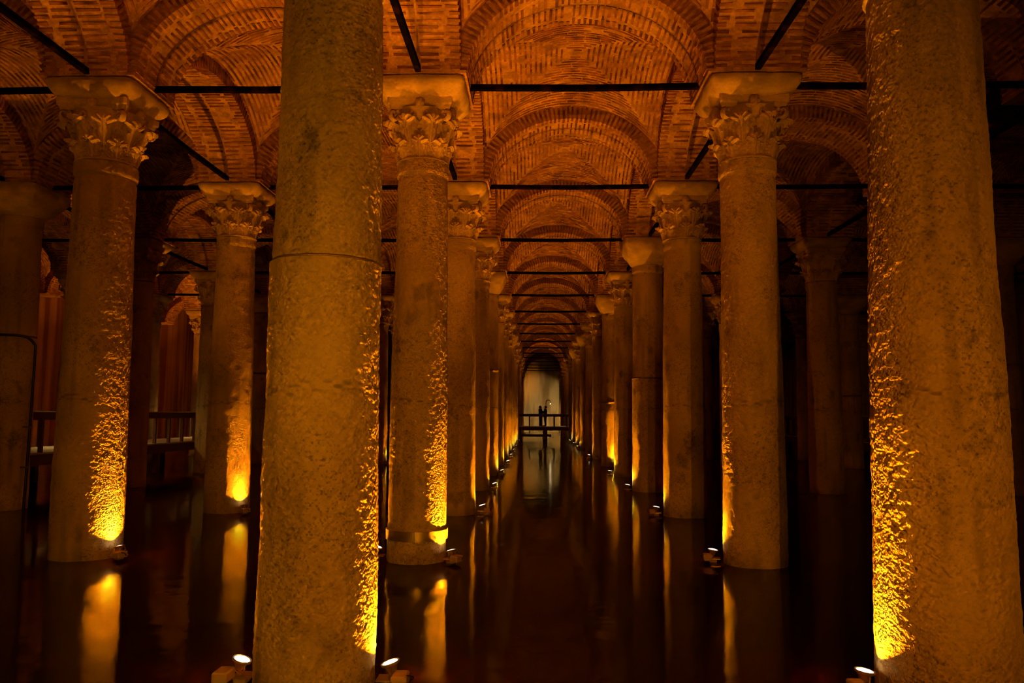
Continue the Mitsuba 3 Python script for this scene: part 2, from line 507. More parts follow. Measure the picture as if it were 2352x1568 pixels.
# ------------------------------------------------------------------ columns
def shaft_mesh(x, y, z0, z1, r0, r1, rb0, rb1, seed, near, ring=True):
    """A rough stone shaft from z0 to z1; its radius runs from rb0 at height r0 to rb1 at height r1 (heights of the whole column)."""
    nz, nt = {3: (420, 300), 2: (300, 220), 1: (130, 96), 0: (40, 36)}[near]
    z = np.linspace(z0, z1, nz)
    rad = rb0 + (rb1 - rb0) * np.clip((z - r0) / (r1 - r0), 0, 1) + 0.012 * np.sin(np.pi * np.clip((z - r0) / (r1 - r0), 0, 1))
    if ring:
        rad = rad + 0.022 * np.clip((z - (r1 - 0.20)) / 0.015, 0, 1)
        rad = rad - 0.012 * np.exp(-((z - (r1 - 0.23)) / 0.03) ** 2)
    th = np.arange(nt) * 2 * np.pi / nt
    d = np.stack([np.cos(th), np.sin(th), np.zeros(nt)], 1)
    P = d[None] * rad[:, None, None] + np.stack([0 * z, 0 * z, z], 1)[:, None]
    o = np.array([seed * 3.7, seed * 1.3, 0])
    disp = (meshkit.fbm((P + o) * [1.6, 1.6, 0.9], 3) - 0.5) * 0.035 + (meshkit.fbm((P + o) * [9, 9, 7], 3) - 0.5) * 0.010
    if near >= 2:
        disp = disp + (meshkit.fbm((P + o) * [27, 27, 25], 2) - 0.5) * 0.013
        chip = np.clip(meshkit.noise((P + o) * [5, 5, 6], 5) - 0.84, 0, 1) * 0.06
        disp = disp - chip
    P = P + d[None] * disp[..., None] + np.array([x, y, 0])
    v = P.reshape(-1, 3)
    f = grid_faces(nz, nt, True)[:, ::-1]
    n = len(v)
    v = np.vstack([v, [x, y, z0], [x, y, z1]])
    k = np.arange(nt)
    f = np.vstack([f, np.stack([np.full(nt, n), (k + 1) % nt, k], 1), np.stack([np.full(nt, n + 1), n - nt + k, n - nt + (k + 1) % nt], 1)])
    return M(v, f)


def loft_square(levels, n=40, amp=0.0, seed=0):
    """Rings of half width w with squareness q (0 circle, 1 square) at height z."""
    th = np.arange(4 * n) * 2 * np.pi / (4 * n) + np.pi / 4
    c, s = np.cos(th), np.sin(th)
    rings = []
    for z, w, q in levels:
        sq = 1 / np.maximum(np.abs(c), np.abs(s))
        sq = np.minimum(sq, 1.36)
        r = w * (1 + (sq - 1) * q)
        rings.append(np.stack([r * c, r * s, np.full(4 * n, z)], 1))
    v = np.array(rings)
    if amp:
        k = (meshkit.fbm(v * 6 + seed * 2.1, 3) - 0.5) * amp
        v[..., :2] *= (1 + k[..., None] * 1.0)
        v[..., 2] += (meshkit.fbm(v * 5 + 9 + seed, 3) - 0.5) * amp * 0.5
    nl = len(levels)
    f = grid_faces(nl, 4 * n, True)[:, ::-1]
    V = v.reshape(-1, 3)
    N = len(V)
    V = np.vstack([V, [0, 0, levels[0][0]], [0, 0, levels[-1][0]]])
    k = np.arange(4 * n)
    f = np.vstack([f, np.stack([np.full(4 * n, N), (k + 1) % (4 * n), k], 1), np.stack([np.full(4 * n, N + 1), N - 4 * n + k, N - 4 * n + (k + 1) % (4 * n)], 1)])
    return M(V, f)


CAPH = 0.90
def bell_r(z):
    return 0.385 + 0.02 * (z / 0.6) + 0.10 * np.clip(z / 0.66, 0, 1) ** 3


def leaf_mesh(h, zb, wid, out, lo):
    """One acanthus leaf standing on the bell at azimuth 0: a lobed, ribbed sheet whose tip curls outwards."""
    nu, nv = (13, 15) if lo else (25, 34)
    v = np.linspace(0, 1, nv)
    rad = CubicSpline([0, .3, .6, .82, .94, 1], [bell_r(zb) + .012, bell_r(zb + .3 * h) + .026, bell_r(zb + .62 * h) + .05, bell_r(zb + .9 * h) + .55 * out, bell_r(zb + h) + .95 * out, bell_r(zb + h) + out * .98])(v)
    zz = CubicSpline([0, .3, .6, .82, .94, 1], [0, .34 * h, .68 * h, .93 * h, .97 * h, .86 * h])(v) + zb
    w = wid * (0.66 + 0.48 * np.sin(np.pi / 2 * np.clip(v / 0.72, 0, 1))) * np.sqrt(np.clip(1.03 - v ** 7, 0.0, 1))
    w = w * (1 - 0.26 * np.abs(np.sin(np.pi * (v * 4.0 + 0.15))) ** 6)
    u = np.linspace(-1, 1, nu)
    R = rad[:, None] - 0.045 * np.abs(u)[None] ** 2 * (0.35 + v[:, None]) + 0.013 * np.cos(u * np.pi * 4.5)[None] * (0.4 + v[:, None]) + 0.016 * np.exp(-(u / 0.12) ** 2)[None]
    R = R - 0.02 * np.exp(-((np.abs(u)[None] - 0.62) / 0.16) ** 2 - ((((v[:, None] * 4 + 0.65) % 1) - 0.5) / 0.2) ** 2)
    A = u[None] * w[:, None] / 0.45
    Z = zz[:, None] - 0.05 * np.abs(u)[None] ** 2 * v[:, None] ** 2 + 0 * A
    front = np.stack([R * np.cos(A), R * np.sin(A), Z], -1)
    back = np.stack([(R - 0.022) * np.cos(A), (R - 0.022) * np.sin(A), Z - 0.012], -1)
    V = np.concatenate([front.reshape(-1, 3), back.reshape(-1, 3)])
    F = grid_faces(nv, nu)
    n = nu * nv
    loop = np.concatenate([np.arange(nu), np.arange(1, nv) * nu + nu - 1, (nv - 1) * nu + np.arange(nu - 2, -1, -1), np.arange(nv - 2, 0, -1) * nu])
    l2 = np.roll(loop, -1)
    side = np.vstack([np.stack([loop, l2, l2 + n], 1), np.stack([loop, l2 + n, loop + n], 1)])
    return M(V, np.vstack([F, F[:, ::-1] + n, side[:, ::-1]]))


def volute_mesh(lo):
    """A scroll under the abacus corner at azimuth 0."""
    t = np.linspace(0, 1, 14 if lo else 30)
    a0 = t * 2.6 * np.pi
    r = 0.085 * (1 - 0.72 * t)
    cx, cz = 0.585, 0.585
    sp = np.stack([cx - r * np.sin(a0 + 0.6), 0 * t, cz + r * np.cos(a0 + 0.6)], 1)
    stem = np.array([[0.40, 0, 0.36], [0.43, 0, 0.47], [0.47, 0, 0.58]])
    pth = np.vstack([stem, sp])
    m = tube(pth, np.concatenate([[0.028, 0.03, 0.03], np.linspace(0.03, 0.016, len(t))]), 6)
    m.vertices[:, 1] *= 1.9
    return m


def small_scroll_mesh(lo):
    """The small inner scroll beside the middle of a face, at azimuth 0."""
    t = np.linspace(0, 1, 12 if lo else 22)
    ms = []
    for s in (-1, 1):
        a0 = t * 2.2 * np.pi
        r = 0.05 * (1 - 0.7 * t)
        sp = np.stack([0.475 + 0.02 * t, s * (0.115 - r * np.sin(a0)), 0.565 + r * np.cos(a0)], 1)
        stem = np.array([[0.42, s * 0.21, 0.40], [0.45, s * 0.19, 0.52]])
        ms.append(tube(np.vstack([stem, sp]), 0.017, 5))
    return cat(ms)


def abacus_mesh():
    pts = []
    for q in range(4):
        a = q * np.pi / 2
        c, s = np.cos(a), np.sin(a)
        for y in np.linspace(-0.47, 0.47, 13):
            xx = 0.50 - 0.075 * (1 - (y / 0.47) ** 2)
            pts.append([c * xx - s * y, s * xx + c * y])
    pts = np.array(pts)
    lv = [(0.655, 0.90), (0.675, 0.93), (0.70, 0.94), (0.715, 0.985), (0.73, 1.0), (0.80, 1.01)]
    V = np.array([[*(p * k), z] for z, k in lv for p in pts])
    n = len(pts)
    f = grid_faces(len(lv), n, True)[:, ::-1]
    N = len(V)
    V = np.vstack([V, [0, 0, lv[0][0]], [0, 0, lv[-1][0]]])
    k = np.arange(n)
    f = np.vstack([f, np.stack([np.full(n, N), (k + 1) % n, k], 1), np.stack([np.full(n, N + 1), N - n + k, N - n + (k + 1) % n], 1)])
    return M(V, f)


def fleuron_mesh():
    m = trimesh.creation.icosphere(2, 1.0)
    m.vertices = m.vertices * [0.06, 0.075, 0.08]
    m.vertices[:, 0] += 0.012 * np.cos(5 * np.arctan2(m.vertices[:, 2], m.vertices[:, 1]))
    m.apply_translation([0.455, 0, 0.725])
    return m


def rough(m, amp, freq, seed=0):
    m = m.copy()
    v = np.array(m.vertices)
    k = np.stack([meshkit.fbm(v * freq + 11 * a + seed, 3) - 0.5 for a in range(3)], 1)
    m.vertices = v + k * amp
    return m


bell = lathe([(bell_r(z) - 0.012, z) for z in np.linspace(0, 0.68, 18)], 40)
torus = lathe([(0.39 + 0.026 * math.cos(a), 0.015 + 0.022 * math.sin(a)) for a in np.linspace(-math.pi / 2, math.pi / 2, 7)], 40)
CAP = {}
for lo in (False, True):
    CAP[lo] = {'leaf_low': rough(leaf_mesh(0.27, 0.015, 0.165, 0.135, lo), 0.010, 14), 'leaf_high': rough(leaf_mesh(0.44, 0.12, 0.172, 0.160, lo), 0.010, 14, 5),
               'volute': volute_mesh(lo), 'scroll': small_scroll_mesh(lo)}
CAP['abacus'] = rough(abacus_mesh(), 0.016, 9)
CAP['fleuron'] = fleuron_mesh()
PLY = {}


def shared(name, mesh, mat, smooth=35):
    if name not in PLY:
        PLY[name] = mikit.ply(mesh, mat, smooth=smooth)
    return PLY[name]


def put(name, shape, parent, tw):
    k = key_for(parent + '__' + name)
    scene[k] = {**shape, 'to_world': tw}
    return k


def turned(m, deg):
    m = m.copy()
    m.apply_transform(trimesh.transformations.rotation_matrix(math.radians(deg), [0, 0, 1]))
    return m


def far_capital():
    ms = [bell, torus]
    c = CAP[True]
    for q in range(8):
        ms += [turned(c['leaf_low'], q * 45), turned(c['leaf_high'], q * 45 + 22.5)]
    for q in range(4):
        ms += [turned(c['volute'], q * 90 + 45), turned(c['scroll'], q * 90), turned(CAP['fleuron'], q * 90)]
    return cat(ms)


FARCAP = far_capital()
IMPOST = [(z, w, q) for z, w, q in [(0.90, .49, .88), (0.91, .520, .92), (0.94, .560, .94), (0.98, .600, .96), (1.03, .635, .97), (1.08, .655, .97), (1.12, .664, .97), (1.15, .650, .97)]]
impost_mesh = [loft_square(IMPOST, 22, 0.05, q) for q in range(3)]
PLAINH = 0.74
PLAIN = []
for z in np.linspace(0, PLAINH - .025, 18):
    t = z / PLAINH
    PLAIN.append((z, 0.40 + 0.265 * math.sin(min(1, t * 1.25) * math.pi / 2) ** 0.9, min(0.96, 0.1 + 1.15 * t)))
plain_mesh = [loft_square(PLAIN, 20, 0.03, q + 7) for q in range(2)]

LINE = {-1: 'row just left of the aisle', 1: 'row just right of the aisle', -2: 'second row left of the aisle', 2: 'second row right of the aisle',
        -3: 'third row left of the aisle', 3: 'third row right of the aisle', -4: 'fourth row left of the aisle', 4: 'fourth row right of the aisle'}
ORD = ['first', 'second', 'third', 'fourth', 'fifth', 'sixth', 'seventh', 'eighth', 'ninth', 'tenth', 'eleventh', 'twelfth', 'thirteenth', 'fourteenth', 'fifteenth', 'sixteenth', 'seventeenth', 'eighteenth']
# which columns: (line, row) -> options
SPEC = {
    (-1, 0): dict(r0=.465, r1=.40, joint=3.30, label='large dark foreground column with a horizontal joint and two floodlights at its foot'),
    (1, 0): dict(r0=.515, r1=.40, zn=5.72, label='broad pale foreground column at the right edge, one floodlight at its left foot'),
    (-1, 1): dict(r0=.425, r1=.365, strap=True, label='pitted column with leafy capital and a metal strap round its floodlit foot'),
    (1, 1): dict(r0=.445, r1=.39, label='stone column with leafy capital, dark stain band at mid height, right of the aisle'),
    (-2, 1): dict(r0=.50, r1=.42, label='tall leafy-capital column near the left edge, bright light patch on its right foot'),
    (-2, 2): dict(r0=.475, r1=.39, zn=5.85, label='leafy-capital column with a chipped neck, second in the second row to the left'),
    (1, 2): dict(r0=.455, r1=.385),
    (-1, 2): dict(r0=.45, r1=.39), (-3, 2): dict(r0=.46, r1=.42, plain=True, zn=6.32, joint=3.7, label='dim plain column cut by the left edge, black conduit down its side'),
    (1, 3): dict(r0=.46, r1=.41, plain=True, joint=3.1, zn=6.24), (-1, 4): dict(plain=True, joint=3.6), (1, 5): dict(plain=True, joint=2.6),
    (-3, 5): dict(plain=True, joint=3.7), (3, 3): dict(plain=True, joint=3.5, r0=.47), (3, 5): dict(plain=True, joint=2.9), (-1, 8): dict(plain=True), (1, 8): dict(plain=True),
    (1, 10): dict(plain=True), (-1, 11): dict(plain=True), (2, 3): dict(r0=.46, r1=.40),
}
ROWS = {-1: range(0, 17), 1: range(0, 17), -2: range(0, 8), 2: range(3, 8), -3: range(1, 9), 3: range(3, 9), -4: range(4, 9), 4: range(5, 8)}
FIRST = {-1: 0, 1: 0, -2: 1, 2: 3, -3: 2, 3: 3, -4: 4, 4: 5}     # first row of each line that the frame shows


def nth(i, k):
    return ORD[max(0, k - FIRST[i])]


def add_column(i, k):
    s = SPEC.get((i, k), {})
    x, y = colx(i), rowy(k)
    plain = s.get('plain', False)
    zn = s.get('zn', ZS - 0.03 - PLAINH if plain else ZS - 0.03 - 1.17)
    r0, r1 = s.get('r0', .44), s.get('r1', .39)
    n = nth(i, k)
    kind = 'plain cushion-capital column' if plain else 'leafy-capital column'
    lab = s.get('label', f'{kind}, {n} from the camera in the {LINE[i]}')
    if k < FIRST[i]:
        lab = {-2: 'stone column just out of the frame, left of the foreground column', -3: 'stone column out of the frame, left of the tall left column'}[i]
    c = thing('column', lab, 'column', 'stone columns standing in the water')
    near = 3 if k == 0 and abs(i) == 1 else 2 if k == 1 else 1 if k <= 3 else 0
    j = s.get('joint')
    seed = (i * 7 + k * 3) % 23
    if j:
        obj('shaft', shaft_mesh(x, y, -0.5, j - 0.008, -0.5, zn, r0, r1, seed, near, False), 'stone', c, smooth=near < 2 or True)
        obj('upper_shaft', shaft_mesh(x + 0.006, y, j + 0.008, zn, -0.5, zn, r0 - 0.012, r1 - 0.004, seed + 1, near), 'stone', c, smooth=True)
        obj('joint', lathe([(0.02, j - 0.03), (r0 - 0.075, j - 0.03), (r0 - 0.075, j + 0.03), (0.02, j + 0.03)], 24).apply_translation([x, y, 0]), 'mortar', c)
    else:
        obj('shaft', shaft_mesh(x, y, -0.5, zn, -0.5, zn, r0, r1, seed, near), 'stone', c, smooth=True)
    if s.get('strap'):
        st = lathe([(r0 + .004, .31), (r0 + .022, .31), (r0 + .022, .45), (r0 + .004, .45)], 64)
        st.apply_translation([x, y, 0])
        b = box((x + 0.0, y - r0 - .045, .305), (x + .035, y - r0 - .010, .455), .004)
        kk = obj('strap', cat([st, b]), 'steel', c, smooth=30)
        labels[kk] = {'label': 'metal strap'}
    base_t = T().translate([x, y, zn])
    if plain:
        hh = ZS - 0.03 - zn
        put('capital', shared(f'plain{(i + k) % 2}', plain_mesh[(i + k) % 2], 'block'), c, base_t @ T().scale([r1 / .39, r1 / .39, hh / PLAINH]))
        return
    sc = min(1.06, r1 / .385)
    hh = (ZS - 0.03 - zn) / 1.17
    tw = base_t @ T().scale([sc, sc, hh * 1.125])
    if k <= 5:
        lo = k > 2
        cp = put('capital', shared('bell', cat([bell, torus]), 'carved'), c, tw)
        for q in range(8):
            put('leaf', shared(f'low{lo}', CAP[lo]['leaf_low'], 'carved'), cp, tw @ T().rotate([0, 0, 1], q * 45))
            put('leaf', shared(f'high{lo}', CAP[lo]['leaf_high'], 'carved'), cp, tw @ T().rotate([0, 0, 1], q * 45 + 22.5))
        for q in range(4):
            put('volute', shared(f'vol{lo}', CAP[lo]['volute'], 'carved'), cp, tw @ T().rotate([0, 0, 1], q * 90 + 45))
            put('scroll', shared(f'scr{lo}', CAP[lo]['scroll'], 'carved'), cp, tw @ T().rotate([0, 0, 1], q * 90))
            put('rosette', shared('fle', CAP['fleuron'], 'carved'), cp, tw @ T().rotate([0, 0, 1], q * 90))
    else:
        put('capital', shared('farcap', FARCAP, 'carved'), c, tw)
    put('abacus', shared('abacus', CAP['abacus'], 'carved'), c, tw)
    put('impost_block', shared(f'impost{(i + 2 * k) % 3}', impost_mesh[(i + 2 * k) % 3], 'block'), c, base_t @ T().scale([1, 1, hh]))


for i, ks in ROWS.items():
    for k in ks:
        add_column(i, k)

# ------------------------------------------------------------------ iron tie rods
ZR = 7.03
AISLE = {0: 'the central aisle', -1: 'the first aisle to the left', 1: 'the first aisle to the right', -2: 'the second aisle to the left', 2: 'the second aisle to the right',
         -3: 'the third aisle to the left', 3: 'the third aisle to the right'}


def rod(p, q, label, group):
    p, q = np.array(p, float), np.array(q, float)
    k = key_for('tie_rod')
    lab = {'label': label, 'category': 'tie rod', 'group': group}
    e = np.array([.0, .042, .042]) if abs(q[0] - p[0]) > 1 else np.array([.042, .0, .042])
    m = box(p - e, q + e, 0.006)
    if True:
        m = m.subdivide()
        m.vertices[:, 2] -= 0.02 * np.sin(np.pi * np.linalg.norm(m.vertices - p, axis=1) / np.linalg.norm(q - p))
    scene[k] = mikit.ply(m, 'iron')
    labels[k] = lab


for a, ks in {0: range(1, 17), -1: range(1, 8), 1: range(1, 8), -2: range(1, 9), 2: range(2, 8), -3: range(3, 9), 3: range(4, 8)}.items():
    xa = a * S
    for n, k in enumerate(ks):
        rod((xa - S / 2 + .62, rowy(k), ZR), (xa + S / 2 - .62, rowy(k), ZR), f'black iron tie rod across {AISLE[a]}, {ORD[n]} from the camera', 'tie rods across the aisles')
for i, ks in {-1: range(1, 6), 1: range(1, 6), -2: range(1, 7), 2: range(2, 6), -3: range(2, 7)}.items():
    for n, k in enumerate(ks):
        rod((colx(i), rowy(k) - SY + .62, ZR), (colx(i), rowy(k) - .62, ZR), f'lengthwise iron tie rod, {ORD[n]} from the camera over the {LINE[i]}', 'lengthwise tie rods')

# ------------------------------------------------------------------ floodlights at the column feet
def frame_to(n):
    n = np.array(n, float) / np.linalg.norm(n)
    a = np.cross([0, 0, 1], n) if abs(n[2]) < .999 else np.array([1.0, 0, 0])
    a /= np.linalg.norm(a)
    m = np.eye(4)
    m[:3, 0], m[:3, 1], m[:3, 2] = a, np.cross(n, a), n
    return m


LR = 0.062


def floodlight(i, k, az, power=1.0, tilt=17, color=ORANGE, side='', z=0.175, seen=True):
    x, y = colx(i), rowy(k)
    r = SPEC.get((i, k), {}).get('r0', .44) + 0.02
    d = np.array([math.cos(math.radians(az)), math.sin(math.radians(az)), 0])
    c = np.array([x, y, z]) + d * (r + (0.10 if k == 0 else 0.125))
    n = np.array([0, 0, math.cos(math.radians(tilt))]) - d * math.sin(math.radians(tilt))
    m = frame_to(n)
    m[:3, 3] = c
    t = thing('floodlight', f'small floodlight at {side} foot of {nth(i, k)} column, {LINE[i]}', 'floodlight', 'floodlights at the column feet')
    lens = lathe([(0.0, .012), (LR * .5, .010), (LR * .85, .005), (LR, 0.0)], 24)
    lens.apply_transform(m)
    o = c + n * 0.03
    scene[t + '__beam'] = {'type': 'spot', 'to_world': T().look_at(origin=o.tolist(), target=(o + n).tolist(), up=[0.1, 0.9, 0.2]), 'cutoff_angle': 56.0, 'beam_width': 4.0,
                           'intensity': {'type': 'rgb', 'value': (color * 76.0 * LAMP * power * U).tolist()}, 'sampling_weight': float(max(0.2, power))}
    kk = obj('lens', lens, 'grey_plastic', t, emitter={'type': 'area', 'radiance': {'type': 'rgb', 'value': (HOT * 9 * U).tolist()}, 'sampling_weight': 0.03})
    labels[kk] = {'label': 'glowing lens'}
    house = lathe([(LR + .002, -.004), (LR + .012, 0.004), (LR + .016, -.004), (LR + .012, -.015), (LR * .8, -.03), (LR * .55, -.075), (LR * .35, -.085), (.001, -.088)], 24)
    house.apply_transform(m)
    obj('housing', house, 'steel', t, smooth=30)
    foot = c + d * 0.0
    foot[2] = 0.06
    sidev = np.cross(d, [0, 0, 1])
    br = [c - n * .02 + sidev * .093, c - n * .06 + sidev * .093, foot + sidev * .05 + [0, 0, .02], foot + sidev * .03, foot - sidev * .03, foot - sidev * .05 + [0, 0, .02], c - n * .06 - sidev * .093, c - n * .02 - sidev * .093]
    obj('bracket', tube(br, .007, 6), 'steel', t)
    plate = box((-.10, -.08, 0), (.10, .08, .015), .004)
    R = np.eye(4)
    R[:3, 0], R[:3, 1] = d, np.cross([0, 0, 1], d)
    R[:3, 3] = [foot[0], foot[1], 0.045]
    plate.apply_transform(R)
    pile = box((-.05, -.05, -.55), (.05, .05, .0), .006)
    pile.apply_transform(R)
    obj('base_plate', plate, 'steel', t)
    obj('stand', pile, 'wood', t)
    if k <= 2:
        bx = box((-.06, -.09, 0.0), (.06, .09, .085), .012)
        R2 = R.copy()
        R2[:3, 3] = c + d * 0.10 - np.array([0, 1, 0]) * 0.12
        R2[2, 3] = 0.045
        bx.apply_transform(R2)
        obj('junction_box', bx, 'grey_plastic', t)
        p0 = R2[:3, 3] + [0, 0, .06]
        pth = np.array([c - n * .085, c - n * .14 + d * .06, c + d * .16 - [0, .04, .12], p0 + d * .1, p0 - [0, .02, -.01]])
        cs = CubicSpline(np.arange(5), pth)
        obj('cable', tube(cs(np.linspace(0, 4, 30)), .006, 6), 'black_paint', t)


LIGHTS = [(-1, 0, 0, 1.5, 'right'), (-1, 0, 178, 1.4, 'left'), (1, 0, 182, 1.3, 'left'),
          (-2, 1, -20, 1.2, 'right'), (-1, 1, -24, 1.3, 'right'), (-1, 1, 180, .8, 'left'), (1, 1, 172, .95, 'left'),
          (-2, 2, -34, 1.0, 'right'), (-1, 2, 6, 1.1, 'right'), (1, 2, 176, .9, 'left'),
          (-1, 3, 5, 1.0, 'right'), (1, 3, 186, .85, 'left'), (-1, 4, -12, .9, 'right'), (1, 4, 182, .8, 'left'),
          (-1, 5, 0, .8, 'right'), (1, 5, -85, .9, 'near'), (-2, 5, 0, .7, 'right'), (-1, 6, -10, .8, 'right'), (1, 6, 176, .8, 'left'),
          (-1, 7, -20, .7, 'right'), (1, 8, 190, .6, 'left'), (-1, 8, -20, .6, 'right'), (-1, 9, -30, .6, 'right'), (1, 9, 200, .6, 'left'), (-1, 10, -30, .5, 'right'), (1, 10, 190, .5, 'left'),
          (-2, 0, 90, 1.0, 'far'), (-3, 1, 60, .8, 'far'), (-4, 5, 180, 3.5, 'left'), (-4, 7, 150, 4.0, 'left'), (-3, 3, 90, 1.2, 'far'), (-3, 6, 180, 2.0, 'left'),  # out of view, placed to light the left vaults and side wall
          (-1, 12, 80, 1.3, 'far'), (1, 12, 100, 1.3, 'far'), (1, 13, 100, 1.0, 'far')]  # unseen behind their columns, placed to light the far vaults
for i, k, az, pw, side in LIGHTS:
    floodlight(i, k, az, pw, side=side, tilt=8 if i == 1 else 17)


def area_lamp(name, label, at, aim, r, color, inten, parent=None, beam=None):
    """A small round lamp head: housing and a lens that gives off light."""
    n = np.array(aim, float) - at
    n /= np.linalg.norm(n)
    m = frame_to(n)
    m[:3, 3] = at
    t = parent or thing(name, label, 'lamp')
    lens = lathe([(0.0, .01), (r * .6, .007), (r, 0.0)], 20)
    lens.apply_transform(m)
    kk = obj('lens', lens, 'grey_plastic', t, emitter={'type': 'area', 'radiance': {'type': 'rgb', 'value': (color * inten * U / (math.pi * r * r)).tolist()}, 'sampling_weight': 1.0})
    labels[kk] = {'label': 'glowing lens'}
    h = lathe([(r + .002, 0), (r + .01, .004), (r + .012, -.01), (r * .9, -.06), (r * .5, -.16), (.001, -.165)], 20)
    h.apply_transform(m)
    obj('head', h, 'black_paint', t, smooth=30)
    if beam:
        o = np.array(at) + n * .03
        scene[t + '__beam'] = {'type': 'spot', 'to_world': T().look_at(origin=o.tolist(), target=(o + n).tolist(), up=[0.1, 0.2, 0.9]), 'cutoff_angle': beam[0], 'beam_width': beam[1],
                               'intensity': {'type': 'rgb', 'value': (color * beam[2] * U).tolist()}, 'sampling_weight': 1.0}
    return t


def gooseneck(label, base, h, reach, color, inten, r=.05):
    """A walkway lamp: a thin pole that bends over, its head looking down on the deck."""
    b = np.array(base, float)
    t = thing('walkway_lamp', label, 'lamp', 'gooseneck lamps on the walkways')
    d = np.array([np.sign(reach), 0, 0.0])
    R = abs(reach) / 2
    a = np.linspace(0, np.pi * 0.92, 12)
    arc = b + [0, 0, h - R] + d * (R - R * np.cos(a))[:, None] + np.stack([0 * a, 0 * a, R * np.sin(a)], 1)
    obj('pole', tube(np.vstack([b, b + [0, 0, (h - R) * .5], b + [0, 0, (h - R) * .9], arc]), .028, 8), 'black_paint', t, smooth=50)
    end = arc[-1]
    area_lamp('', '', end - [0, 0, .17], end - [0, 0, 1.2] + d * .2, r, color, inten, parent=t)
    return t


# unseen lamps behind the camera, placed to light the fronts of the first columns
for q, (px, py, pz, tx, ty, tz, pw) in enumerate([(-0.3, -3.2, 2.4, -2.6, 6.3, 1.5, 130.0), (0.5, -3.2, 2.4, 1.9, 6.3, 1.9, 104.0)]):
    t = thing('unseen_lamp', ['unseen lamp behind the camera lighting the near columns, left one', 'unseen lamp behind the camera lighting the near columns, right one'][q], 'lamp')
    obj('pole', tube([[px, py - .12, -.5], [px, py - .12, 1.5], [px, py - .12, pz - .12], [px, py - .06, pz]], .03, 8), 'black_paint', t)
    area_lamp('', '', [px, py, pz], [tx, ty, tz], .09, YELLOW if q == 0 else ORANGE, 1.0, parent=t, beam=((38, 6, pw) if q == 0 else (30, 6, pw)))

# ------------------------------------------------------------------ walkways
def railing(t, p, q, ztop, zdeck, step, board=0.20):
    p, q = np.array(p, float), np.array(q, float)
    L = np.linalg.norm(q - p)
    d = (q - p) / L
    n = np.array([-d[1], d[0], 0])

    def plank(a, b, zlo, zhi, half):
        A, B = p + d * a, p + d * b
        c = [A - n * half, A + n * half, B + n * half, B - n * half]
        return trimesh.convex.convex_hull(np.array([[*x[:2], z] for x in c for z in (zlo, zhi)]))
    obj('handrail', plank(0, L, ztop - board, ztop, .03), 'rail_wood', t)
    obj('rail_cap', plank(0, L, ztop, ztop + .025, .06), 'deck_pale', t)
    for a in np.arange(0.1, L - .05, step):
        obj('post', plank(a, a + .09, zdeck, ztop - board, .045), 'rail_wood', t)


def walkway(label, lo, hi, zd, along, rails, piles):
    t = thing('walkway', label, 'walkway', 'footbridges over the water')
    lo, hi = np.array(lo, float), np.array(hi, float)
    a = 1 if along == 'y' else 0
    n = int((hi[a] - lo[a]) / 1.2)
    for q in range(n):                                   # deck boards
        l, h = lo.copy(), hi.copy()
        l[a] = lo[a] + q * (hi[a] - lo[a]) / n
        h[a] = lo[a] + (q + 1) * (hi[a] - lo[a]) / n - .012
        obj('deck_board', box((*l, zd - .05), (*h, zd), .004), 'deck_pale', t)
    for e in (0, 1):                                     # edge beams under the boards
        l, h = lo.copy(), hi.copy()
        b = 1 - a
        if e:
            l[b] = h[b] - .10
        else:
            h[b] = l[b] + .10
        obj('edge_beam', box((*l, zd - .33), (*h, zd - .052)), 'rail_wood', t)
    for x, y in piles:
        obj('pile', box((x - .09, y - .09, -.5), (x + .09, y + .09, zd - .335)), 'rail_wood', t)
    for p, q in rails:
        railing(t, p, q, 2.06, zd, 1.03)
    return t


YB = 66.5
wk = walkway('timber footbridge crossing the far end of the central aisle', (-6.5, YB - 1.1), (6.5, YB + 1.1), 1.06, 'x',
             [((-6.5, YB - 1.05, 0), (6.5, YB - 1.05, 0)), ((-6.5, YB + 1.05, 0), (6.5, YB + 1.05, 0))], [(x, YB + s) for x in (-6, -2.0, 0.0, 0.2, 3.0, 6) for s in (-1, 1)])
obj('brace', box((-1.9, YB - 1.15, .22), (.6, YB - 1.09, .42)), 'rail_wood', wk)
walkway('walkway with railing along the far left of the hall', (-15.6, 14.0), (-13.5, 70.0), 1.02, 'y',
        [((-13.55, 14, 0), (-13.55, 58, 0)), ((-15.55, 14, 0), (-15.55, 58, 0))], [(x, y) for x in (-15.4, -13.7) for y in np.arange(15, 60, 4.0)])
walkway('walkway with railing along the far right of the hall', (13.0, 20.0), (15.0, 60.0), 1.02, 'y',
        [((13.05, 24, 0), (13.05, 56, 0)), ((14.95, 24, 0), (14.95, 56, 0))], [(x, y) for x in (13.2, 14.8) for y in np.arange(21, 58, 4.0)])
gooseneck('thin gooseneck lamp behind the left walkway railing, nearer one', (-15.4, 24.0, 1.02), 2.7, .9, WHITE * [1, .9, .6], 10.0)
gooseneck('thin gooseneck lamp behind the left walkway railing, farther one', (-15.4, 34.2, 1.02), 2.75, .7, WHITE * [1, .9, .6], 14.0)
gooseneck('thin gooseneck lamp on the footbridge beside the two people', (.18, YB + .6, 1.06), 2.2, .38, WHITE, 3.0, r=.035)
